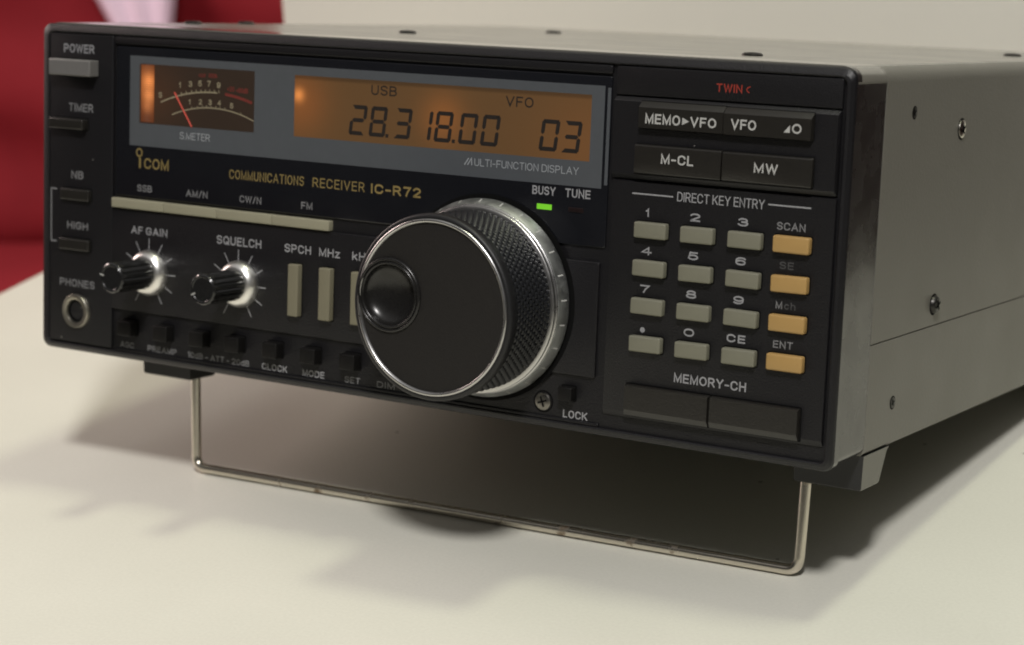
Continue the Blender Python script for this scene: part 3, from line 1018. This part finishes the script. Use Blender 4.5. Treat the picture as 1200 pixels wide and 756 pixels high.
# --- LCD
mb = MB()
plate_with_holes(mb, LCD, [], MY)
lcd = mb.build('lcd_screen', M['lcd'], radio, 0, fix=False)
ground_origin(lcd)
SEG = {'0': 'abcdef', '1': 'bc', '2': 'abged', '3': 'abgcd', '8': 'abcdefg'}


def digit(mb, ch, x0, z0, w, h, sl, y, t=1.02):
    """slanted seven-segment figure, each bar with pointed ends"""
    g = 0.14
    P = dict(a=((0, h), (w, h)), g=((0, h / 2), (w, h / 2)), d=((0, 0), (w, 0)),
             f=((0, h / 2), (0, h)), e=((0, 0), (0, h / 2)), b=((w, h / 2), (w, h)), c=((w, 0), (w, h / 2)))
    for s in SEG[ch]:
        (ax, az), (bx, bz) = P[s]
        if az == bz:
            tz = {'a': -t / 2, 'g': 0, 'd': t / 2}[s]
            az += tz
            i = t / 2 + g
            pts = [(i, az), (i + t * .4, az + t / 2), (w - i - t * .4, az + t / 2), (w - i, az), (w - i - t * .4, az - t / 2), (i + t * .4, az - t / 2)]
            if s == 'a':
                pts = [(g + .15, h), (w - g - .15, h), (w - t - g, h - t), (t + g, h - t)]
            if s == 'd':
                pts = [(g + .15, 0), (w - g - .15, 0), (w - t - g, t), (t + g, t)]
        else:
            lo_, hi_ = min(az, bz), max(az, bz)
            xx = ax + (t / 2 if ax == 0 else -t / 2)
            pts = [(xx - t / 2, lo_ + (g + (t / 2 if lo_ > 0 else t * .35))), (xx, lo_ + g), (xx + t / 2, lo_ + (g + (t / 2 if lo_ > 0 else t * .35))),
                   (xx + t / 2, hi_ - g - t * .4), (xx, hi_ - g), (xx - t / 2, hi_ - g - t * .4)]
        q = [P0(x0 + px + sl * pz / h, z0 + pz, y) for px, pz in pts]
        mb.add([(p[0], y, p[1]) for p in q], [tuple(range(len(q)))])


mb = MB()
ly_ = MY - 0.03
for ch, x in (('2', 104.7), ('8', 110.9), ('3', 118.4), ('1', 124.6), ('8', 130.6), ('0', 137.8), ('0', 144.2), ('0', 160.9), ('3', 167.0)):
    digit(mb, ch, x, 66.6, 5.0, 7.6, 0.95, ly_)
for x in (116.6, 136.5):
    q = [P0(a, b, ly_) for a, b in ((x - .45, 66.6), (x + .45, 66.6), (x + .5, 67.5), (x - .4, 67.5))]
    mb.add([(p[0], ly_, p[1]) for p in q], [(0, 1, 2, 3)])
put_text(mb, 'USB', 111.5, 119.3, 77.0, 79.5, ly_, bold=0.15)
put_text(mb, 'VFO', 151.3, 159.1, 76.6, 79.1, ly_, bold=0.15)
dg = mb.build('screen_digits', M['lcd_ink'], lcd, 0, fix=False)
for v in dg.data.vertices:
    v.co += BASE * MM

# --- indicator lights
for x0, x1, z0, z1, m, lab in ((161.1, 165.2, 52.55, 53.85, 'green_led', 'lit green indicator'), (169.9, 174.0, 52.6, 53.7, 'dull_led', 'unlit indicator')):
    a, b = P0(x0, z0, 0.2), P0(x1, z1, 0.2)
    mb = MB()
    mb.slab(a[0], b[0], a[1], b[1], 0.2, 0.6, bev=0.08, r=0.1)
    o = mb.build('indicator_light', M[m], radio, 35)
    o['label'] = lab


# --- buttons: x0..x1, z0..z1 of the front face as seen on y = 0, carried to its real depth
def button(name, m, x0, x1, z0, z1, d, base=0.0, bev=0.35, r=0.3, bevs=None, label=None, lin=False, gap_shade=0.3):
    yf = base - d
    (a, c), (b, e) = P0(x0, z0, yf), P0(x1, z1, yf)
    cx, cz = (a + b) / 2, (c + e) / 2
    mb = MB()
    mb.slab(a, b, c, e, yf, base + 0.9, bev=bev, r=r, bevs=bevs, lin=lin)
    if gap_shade:
        mb.slab(a - gap_shade, b + gap_shade, c - gap_shade, e + gap_shade, base - 0.03, base + 0.8, bev=0.02, r=r + 0.1, mi=1)  # black slab painted as the shade in the gap round the key
    o = mb.build(name, [m, M['dark_hole']], radio, 14 if lin else 35, loc=(cx, base, cz))
    if label:
        o['label'] = label
    return o


def copy_button(o, x, z, name=None):
    """another one whose front-face centre shows at (x, z)"""
    c = dup(o)
    c.location = shift((x, 0, z))
    return c


pw = button('power_button', M['power_grey'], 1.5, 16.8, 76.35, 80.75, 3.6, bev=0.3, lin=True, label='pale grey power button pushed out')
button('push_button', M['button_black'], 1.6, 14.2, 61.6, 64.4, 2.4, bev=0.4)
button('push_button', M['button_black'], 6.0, 16.6, 41.9, 45.0, 1.3, bev=0.4)
button('push_button', M['button_black'], 5.6, 16.6, 27.9, 31.0, 1.3, bev=0.4)
# recess behind the power button
# mode buttons: four in one long row
for k in range(4):
    x0 = 25.1 + 18.55 * k
    button('mode_button', M['key_beige'], x0, x0 + 18.45, 41.35, 43.95, 1.5, base=0.6, bev=0.25, r=0.2, gap_shade=0)
for x0, x1 in ((86.3, 89.6), (96.3, 99.9), (106.5, 110.1)):
    button('tall_button', M['key_tall'], x0, x1, 17.9, 31.6, 1.9, base=0.1, bev=0.35, r=0.3)
for x in (29.7, 42.6, 55.3, 67.6, 80.4, 92.9, 105.6):
    button('selector_button', M['selector'], x - 2.2, x + 2.6, 5.9, 10.0, 3.2, base=1.0, bev=0.3, r=0.3)
button('selector_button', M['selector'], 169.0, 172.8, 6.6, 10.0, 2.4, base=1.0, bev=0.3, r=0.3)

# number keys
key = None
for i in range(4):
    for j in range(3):
        x, z = 192.05 + 12.1 * j + 0.1, 50.05 - 8.98 * i
        if key is None:
            key = button('number_key', M['key_grey'], x - 4.45, x + 4.0, z - 1.95, z + 1.85, 1.7, bev=0.45, r=0.45)
            kx, kz = x, z
            kl = key.location.copy()
        else:
            c = dup(key)
            c.location = kl + Vector((12.1 * j, 0, -8.98 * i)) * MM
            c.rotation_euler = [math.radians(random.uniform(-0.9, 0.9)) for _ in range(3)]
key = None
for i in range(4):
    x, z = 228.1 - 0.08 * i, 50.15 - 8.98 * i
    if key is None:
        key = button('function_key', M['key_orange'], x - 4.75, x + 4.2, z - 2.0, z + 1.85, 1.7, bev=0.45, r=0.45)
        kl = key.location.copy()
    else:
        c = dup(key)
        c.location = kl + Vector((0, 0, -8.98 * i)) * MM
        c.rotation_euler = [math.radians(random.uniform(-0.9, 0.9)) for _ in range(3)]
for x0, x1 in ((187.1, 209.3), (209.65, 232.1)):
    button('memory_button', M['button_black'], x0, x1, 5.5, 12.9, 1.6, bev=0.62, r=0.25, bevs=(0.15, 0.15, 1.4, 0.35), lin=True)


def lettered(o, items, y, bold=0.18):
    mb = MB()
    for s, a, b, c, d in items:
        if s == '>':
            q = [P0(*p, y) for p in ((a, c), (b, (c + d) / 2), (a, d))]
            mb.add([(p[0], y, p[1]) for p in q], [(0, 1, 2)])
        else:
            put_text(mb, s, a, b, c, d, y, bold)
    t = mb.build('button_lettering', M['print_button'], None, 0, fix=False)
    off = o.location
    for v in t.data.vertices:
        v.co -= off
    t.parent = o


KB = -0.9
yb = KB - 1.2
yt = KB - 1.6
o = button('large_button', M['button_black'], 187.6, 209.5, 73.7, 80.0, 1.6, base=KB, bev=1.5, r=0.2, bevs=(0.12, 0.06, 0.2, 1.35), lin=True, gap_shade=0.15)
lettered(o, [('MEMO', 189.5, 198.6, 74.95, 77.3), ('>', 199.1, 200.9, 75.2, 76.9), ('VFO', 201.2, 207.8, 74.95, 77.2)], yt - LT)
o = button('large_button', M['button_black'], 209.52, 231.3, 73.6, 79.9, 1.6, base=KB, bev=1.5, r=0.2, bevs=(0.06, 0.12, 0.2, 1.35), lin=True, gap_shade=0.15)
lettered(o, [('VFO', 211.5, 217.8, 75.1, 77.4), ('O', 226.6, 228.9, 75.1, 77.3)], yt - LT)
mb = MB()
q = [P0(*p, yt - LT) for p in ((224.6, 75.2), (226.1, 75.2), (226.1, 76.9), (225.5, 76.3))]
mb.add([(p[0], yt - LT, p[1]) for p in q], [(0, 1, 2, 3)])
t = mb.build('button_lettering', M['print_button'], None, 0, fix=False)
for v in t.data.vertices:
    v.co -= o.location
t.parent = o
o = button('large_button', M['button_black'], 187.0, 209.45, 63.2, 70.0, 1.2, base=KB, bev=0.45, r=0.2, bevs=(0.12, 0.12, 0.3, 0.5), gap_shade=0.15)
lettered(o, [('M-CL', 194.1, 202.5, 65.9, 68.2)], yb - LT)
o = button('large_button', M['button_black'], 209.75, 232.0, 63.2, 69.9, 1.2, base=KB, bev=0.45, r=0.2, bevs=(0.12, 0.12, 0.3, 0.5), gap_shade=0.15)
lettered(o, [('MW', 217.8, 223.7, 65.7, 67.9)], yb - LT)

# --- headphone jack
jx, jz = 12.8, 11.0
mb = MB()
mb.lathe([(4.75, 0.3), (4.75, -0.9), (4.55, -1.15), (3.9, -1.2), (3.35, -1.0), (3.2, -0.6), (3.1, 6.0)], jx, jz, 48)
jack = mb.build('phones_jack', M['steel'], radio, 40)
mb = MB()
mb.lathe([(3.05, -0.35), (2.6, -0.25), (2.5, 5.9), (0.05, 5.9)], jx, jz, 32)
mb.build('jack_hole', M['dark_hole'], jack, 40)

# --- screw under the tuning knob


def panel_screw(cx, cz, y):
    mb = MB()
    mb.lathe([(2.75, y - 0.06), (2.4, y - 0.02), (2.3, y + 0.25)], cx, cz, 32, mi=1)
    mb.lathe([(2.2, y + 0.2), (2.15, y - 0.35), (1.7, y - 0.6), (0.9, y - 0.7), (0.02, y - 0.7)], cx, cz, 32)
    for a in (0.35, 0.35 + math.pi / 2):
        c, s = math.cos(a), math.sin(a)
        w, l = 0.24, 1.35
        mb.add([(cx + c * u - s * v, y - 0.74, cz + s * u + c * v) for u, v in ((-l, -w), (l, -w), (l, w), (-l, w))], [(0, 1, 2, 3)], 1)
    return mb.build('panel_screw', [M['dim_steel'], M['dark_hole']], radio, 40)


panel_screw(164.6, 5.6, 1.0)

# --- tuning knob
kx, kz = 147.2, 29.4
RK = 21.75
mb = MB()
nu, nv = 84, 12
y0k, y1k = -5.3, -21.2
su, sv = 7, 7
NU, NV = nu * su, nv * sv


def knurl(i, j):
    u = i / su
    v = j / sv
    k = int(math.floor(v))
    uu = u + (0.5 if k % 2 else 0.0)
    fu = uu - math.floor(uu) - 0.5
    fv = v - k - 0.5
    q = 1 - (abs(fu) * 2) ** 2.2 * 1.0
    w = 1 - (abs(fv) * 2) ** 2.2
    return 0.42 * max(0, q) ** 0.8 * max(0, w) ** 0.8


rg = []
rg.append([(kx + 21.6 * math.cos(2 * math.pi * i / NU), y0k + 0.6, kz + 21.6 * math.sin(2 * math.pi * i / NU)) for i in range(NU)])
for j in range(NV + 1):
    y = y0k + (y1k - y0k) * j / NV
    rg.append([(kx + (RK + knurl(i, j)) * math.cos(2 * math.pi * i / NU), y, kz + (RK + knurl(i, j)) * math.sin(2 * math.pi * i / NU)) for i in range(NU)])
mb.rings(rg, False, False)
knob = mb.build('tuning_knob', M['rubber'], radio, 80)
mb = MB()
mb.lathe([(21.4, -20.9), (22.2, -21.0), (22.4, -21.3), (22.4, -23.1), (22.25, -23.55), (21.95, -23.85), (21.4, -23.9), (21.0, -23.3)], kx, kz, 128)
mb.build('knob_rim', M['knob_rim'], knob, 50)
mb = MB()
mb.lathe([(21.3, -23.4), (21.2, -23.95), (20.95, -24.15), (20.65, -24.2), (20.35, -24.05), (20.1, -23.4)], kx, kz, 128)
mb.build('chrome_ring', M['chrome'], knob, 60)
mb = MB()
mb.lathe([(22.0, -5.6), (22.9, -5.55), (23.1, -5.35), (23.1, -4.8), (22.95, -4.6), (22.7, -4.55), (22.65, -4.35), (23.2, -4.25), (23.35, -4.0), (23.2, -3.6)], kx, kz, 128)
mb.build('chrome_ring', M['chrome'], knob, 60)
mb = MB()
mb.lathe([(22.9, -4.0), (23.4, -3.8), (24.5, -1.5), (24.55, -0.8), (24.2, -0.5), (20, -0.4)], kx, kz, 128)
skirt = mb.build('knob_skirt', M['satin'], knob, 40)
mb = MB()
for k in range(25):
    a = 2 * math.pi * (k + 0.35) / 25
    c, s = math.cos(a), math.sin(a)
    long = k % 5 == 0
    pts = []
    for r, y in ((24.4, -1.75), (23.72, -3.15)):
        for w in (-0.17, 0.17):
            pts.append((kx + (r + 0.05) * c - w * s, y - 0.02, kz + (r + 0.05) * s + w * c))
    mb.add(pts, [(0, 1, 3, 2)])
mb.build('skirt_marks', M['print_button'], knob, 0)
# dark gap ring behind the skirt
mb = MB()
mb.lathe([(25.6, 0.06), (25.4, 0.02), (23.5, 0.02), (23.4, 0.2)], kx, kz, 96)
mb.build('shaft_recess', M['dark_hole'], knob, 40)
# front face: a disc with a hole for the finger dimple
dx, dz = 135.1, 31.2
bm = bmesh.new()
oc = [bm.verts.new((kx + 20.2 * math.cos(2 * math.pi * i / 128), -23.55, kz + 20.2 * math.sin(2 * math.pi * i / 128))) for i in range(128)]
ic = [bm.verts.new((dx + 7.7 * math.cos(2 * math.pi * i / 64), -23.55, dz + 7.7 * math.sin(2 * math.pi * i / 64))) for i in range(64)]
ed = [bm.edges.new((c_[i], c_[(i + 1) % len(c_)])) for c_ in (oc, ic) for i in range(len(c_))]
bmesh.ops.triangle_fill(bm, edges=ed, use_beauty=True, use_dissolve=False)
mb = MB()
bm.verts.index_update()
mb.add([tuple(v.co) for v in bm.verts], [tuple(v.index for v in f.verts) for f in bm.faces])
bm.free()
mb.build('knob_face', M['knob_face'], knob, 0)
mb = MB()
prof = [(9.15, -23.5), (9.1, -23.9), (8.85, -24.2), (8.55, -24.3), (8.35, -24.2), (8.2, -23.8), (8.05, -24.1), (7.8, -24.25), (7.55, -24.15), (7.35, -23.8)]
for k in range(1, 13):
    a = k / 12 * math.pi / 2
    prof.append((7.35 * math.cos(a) if k < 12 else 0.02, -23.8 + 3.4 * math.sin(a)))
mb.lathe(prof, dx, dz, 64)
mb.build('finger_dimple', M['mirror_black'], knob, 60)

# --- two small knobs


def flutes(r, y, a):
    return r - (0.32 * max(0, math.cos(a * 16)) ** 2 if y < -3.4 and y > -15.35 else 0)


proto = None
for cx, cz, ptr in ((39.4, 24.5, 168), (70.7, 24.75, 206)):
    mb = MB()
    n = 128
    prof = [(4.0, -1.6), (4.15, -3.2)] + [(4.2 - 0.05 * k / 8, -3.5 - 11.5 * k / 8) for k in range(9)] + [(4.05, -15.35), (3.7, -15.7), (3.3, -15.72), (3.1, -15.55), (0.02, -15.55)]
    mb.lathe(prof, cx, cz, n, mod=flutes)
    k_ = mb.build('control_knob', M['gloss_black'], radio, 30, loc=(cx, 0, cz))
    if proto is None:
        mb = MB()
        mb.lathe([(4.05, -3.3), (4.6, -3.25), (5.3, -2.75), (5.9, -1.9), (6.25, -0.9), (6.3, -0.2), (6.2, 0.12)], cx, cz, 64)
        sk = mb.build('knob_skirt', M['knob_skirt'], None, 60)
        for v in sk.data.vertices:
            v.co -= k_.location
        sk.parent = k_
        proto = sk
    else:
        sk = proto.copy()
        COL.objects.link(sk)
        sk.parent = k_
    mb = MB()
    a = math.radians(ptr)
    c, s = math.cos(a), math.sin(a)
    mb.add([(cx + c * u - s * w, -15.76, cz + s * u + c * w) for u, w in ((2.5, -0.2), (3.9, -0.2), (3.9, 0.2), (2.5, 0.2))], [(0, 1, 2, 3)])
    pt = mb.build('pointer_mark', M['print_button'], None, 0)
    for v in pt.data.vertices:
        v.co -= k_.location
    pt.parent = k_

# --- case: upper cover folded over the sides, lower tray
DEP = 229.0
CW0, CW1 = 0.0, 241.0
ZT = 90.75


def hood_profile(z_low, r=4.0, inset=0.0, seg=8):
    pts = [(CW1 - inset, z_low)]
    for k in range(seg + 1):
        a = math.pi / 2 * k / seg
        pts.append((CW1 - r + (r - inset) * math.cos(a), ZT - r + (r - inset) * math.sin(a)))
    for k in range(seg + 1):
        a = math.pi / 2 + math.pi / 2 * k / seg
        pts.append((CW0 + r + (r - inset) * math.cos(a), ZT - r + (r - inset) * math.sin(a)))
    pts.append((CW0 + inset, z_low))
    return pts


mb = MB()
rg = []
for y, i in ((19.0, 0.0), (19.3, 0.0), (DEP - 0.8, 0.0), (DEP, 0.8)):
    rg.append([(x, y, z) for x, z in hood_profile(26.5, inset=i)])
mb.rings(rg)
# the cover's tongue over the top of the front panel
out = [p for p in hood_profile(87.2)]
inn = [p for p in hood_profile(87.2, inset=0.7)]
loop = out + inn[::-1]
cover = mb.build('case_cover', [M['case'], M['case_roof']], radio, 35)
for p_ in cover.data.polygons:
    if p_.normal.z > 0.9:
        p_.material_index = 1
mb = MB()
mb.rings([[(x, y, z) for x, z in loop] for y in (1.9, 2.0, 19.02)])
mb.build('top_trim', M['case_top'], radio, 35)
mb = MB()
tray = [(CW1 - 0.05, 26.2), (CW1 - 0.05, 0.9), (CW1 - 0.9, 0.05), (CW0 + 0.9, 0.05), (CW0 + 0.05, 0.9), (CW0 + 0.05, 26.2)]
tin = [(CW1 - 0.6, 26.2), (CW1 - 0.6, 1.2), (CW1 - 1.2, 0.6), (CW0 + 1.2, 0.6), (CW0 + 0.6, 1.2), (CW0 + 0.6, 26.2)]
mb.rings([[(x, y, z) for x, z in t_] for y, t_ in ((18.95, tin), (19.1, tray), (DEP - 0.2, tray), (DEP, tin))])
mb.build('case_base', M['case'], radio, 35)


def side_screw(y, z, r, m, proud=0.4, tilt=0.5):
    mb = MB()
    x = CW1
    n = 24

    def ring(rr, xx):
        return [(xx, y + rr * math.cos(2 * math.pi * i / n), z + rr * math.sin(2 * math.pi * i / n)) for i in range(n)]
    mb.rings([ring(r * 1.18, x - 0.3), ring(r * 1.18, x + 0.03), ring(r * 1.05, x + 0.04)], False, True, 1)
    mb.rings([ring(r, x - 0.2), ring(r * 0.98, x + proud * 0.6), ring(r * 0.8, x + proud), ring(0.02, x + proud * 1.15)], False, True)
    for a in (tilt, tilt + math.pi / 2):
        c, s = math.cos(a), math.sin(a)
        w, l = 0.13 * r, 0.62 * r
        mb.add([(x + proud * 1.15 + 0.04, y + c * u - s * v, z + s * u + c * v) for u, v in ((-l, -w), (l, -w), (l, w), (-l, w))], [(0, 1, 2, 3)], 1)
    return mb.build('case_screw', [m, M['dark_hole']], radio, 40)


side_screw(37.2, 79.5, 1.35, M['screw_dark'], 0.1)['label'] = 'small dark countersunk screw'
side_screw(70.1, 74.5, 2.3, M['screw_bright'], 0.5)['label'] = 'bright screw'
side_screw(58.8, 31.7, 2.3, M['screw_dark'], 1.1)['label'] = 'dark protruding screw'
side_screw(35.4, 10.5, 1.4, M['screw_dark'], 0.1)['label'] = 'small dark countersunk screw'


def top_screw(x, y, r=2.6, h=0.9):
    mb = MB()
    n = 24
    z = ZT

    def ring(rr, zz):
        return [(x + rr * math.cos(2 * math.pi * i / n), y + rr * math.sin(2 * math.pi * i / n), zz) for i in range(n)]
    mb.rings([ring(r, z - 0.2), ring(r, z + h * 0.4), ring(r * 0.8, z + h * 0.85), ring(0.02, z + h)], False, True)
    return mb.build('case_screw', M['screw_dark'], radio, 40)


for x, y in ((72, 73), (69, 161), (199, 36), (222, 162), (9.5, 52), (7, 80)):
    top_screw(x, y)

# --- feet
mb = MB()


def foot(x0, x1, y0, y1, mats, z0=-8.5, taper=1.6):
    mb = MB()
    top = [(x0, y0, 0.04), (x1, y0, 0.04), (x1, y1 + 4.5, 0.04), (x0, y1 + 4.5, 0.04)]
    mid = [(x0 + 0.1, y0 + 0.1, -0.9), (x1 - 0.05, y0 + 0.1, -0.9), (x1 - 0.05, y1 + 3.2, -0.9), (x0 + 0.1, y1 + 3.2, -0.9)]
    low = [(x0 + 0.4, y0 + 0.3, z0 + 0.4), (x1 - 0.3, y0 + 0.3, z0 + 0.4), (x1 - 0.3, y1, z0 + 0.4), (x0 + 0.4, y1, z0 + 0.4)]
    bot = [(x0 + 0.8, y0 + 0.7, z0), (x1 - 0.7, y0 + 0.7, z0), (x1 - 0.7, y1 - 0.4, z0), (x0 + 0.8, y1 - 0.4, z0)]
    mb.rings([top, mid, low, bot])
    o = mb.build('foot', mats, radio, 30)
    if isinstance(mats, list):
        for p in o.data.polygons:
            p.material_index = 0 if p.normal.x > 0.5 else 1  # shade painted as black faces, only the lit outer side stays grey
    return o


foot(223.2, 241.0, 19.2, 30.5, [M['foot'], M['foot_black']])
foot(20.0, 37.8, 19.2, 30.5, M['foot_black'])
foot(218.0, 232.0, 196.0, 208.0, M['foot_black'])
foot(20.0, 34.0, 196.0, 208.0, M['foot_black'], z0=-13.2)

# --- wire bail stand
r_w = 1.35
L0, L1 = Vector((35.0, 25.0, -4.0)), Vector((36.2, 24.6, -34.55))
R0, R1 = Vector((224.6, 25.0, -4.0)), Vector((224.9, 22.6, -31.1))
pts = [L0, L0.lerp(L1, 0.5)]
rb = 3.4


def bend(p, c, q, n=8):
    a, b = c + (p - c).normalized() * rb, c + (q - c).normalized() * rb
    out_ = []
    for k in range(n + 1):
        t_ = k / n
        out_.append(a.lerp(c, t_).lerp(c.lerp(b, t_), t_))
    return out_


pts += bend(L0, L1, R1)
for k in range(1, 12):
    pts.append((L1.lerp(R1, k / 12)))
pts += bend(L1, R1, R0)
pts += [R1.lerp(R0, 0.5), R0]
# table height under the wire, so that the bar touches the table all along
fixed = []
for p in pts:
    fixed.append(p)
mb = MB()
mb.tube(fixed, r_w, 18)
bail = mb.build('bail_stand', M['bail'], radio, 60)
low = min((to_world(Vector(v.co) / MM + BASE)).z for v in bail.data.vertices)
print('bail lowest above table (mm):', low / MM, [round(to_world(p).z / MM, 2) for p in (L1, R1)])
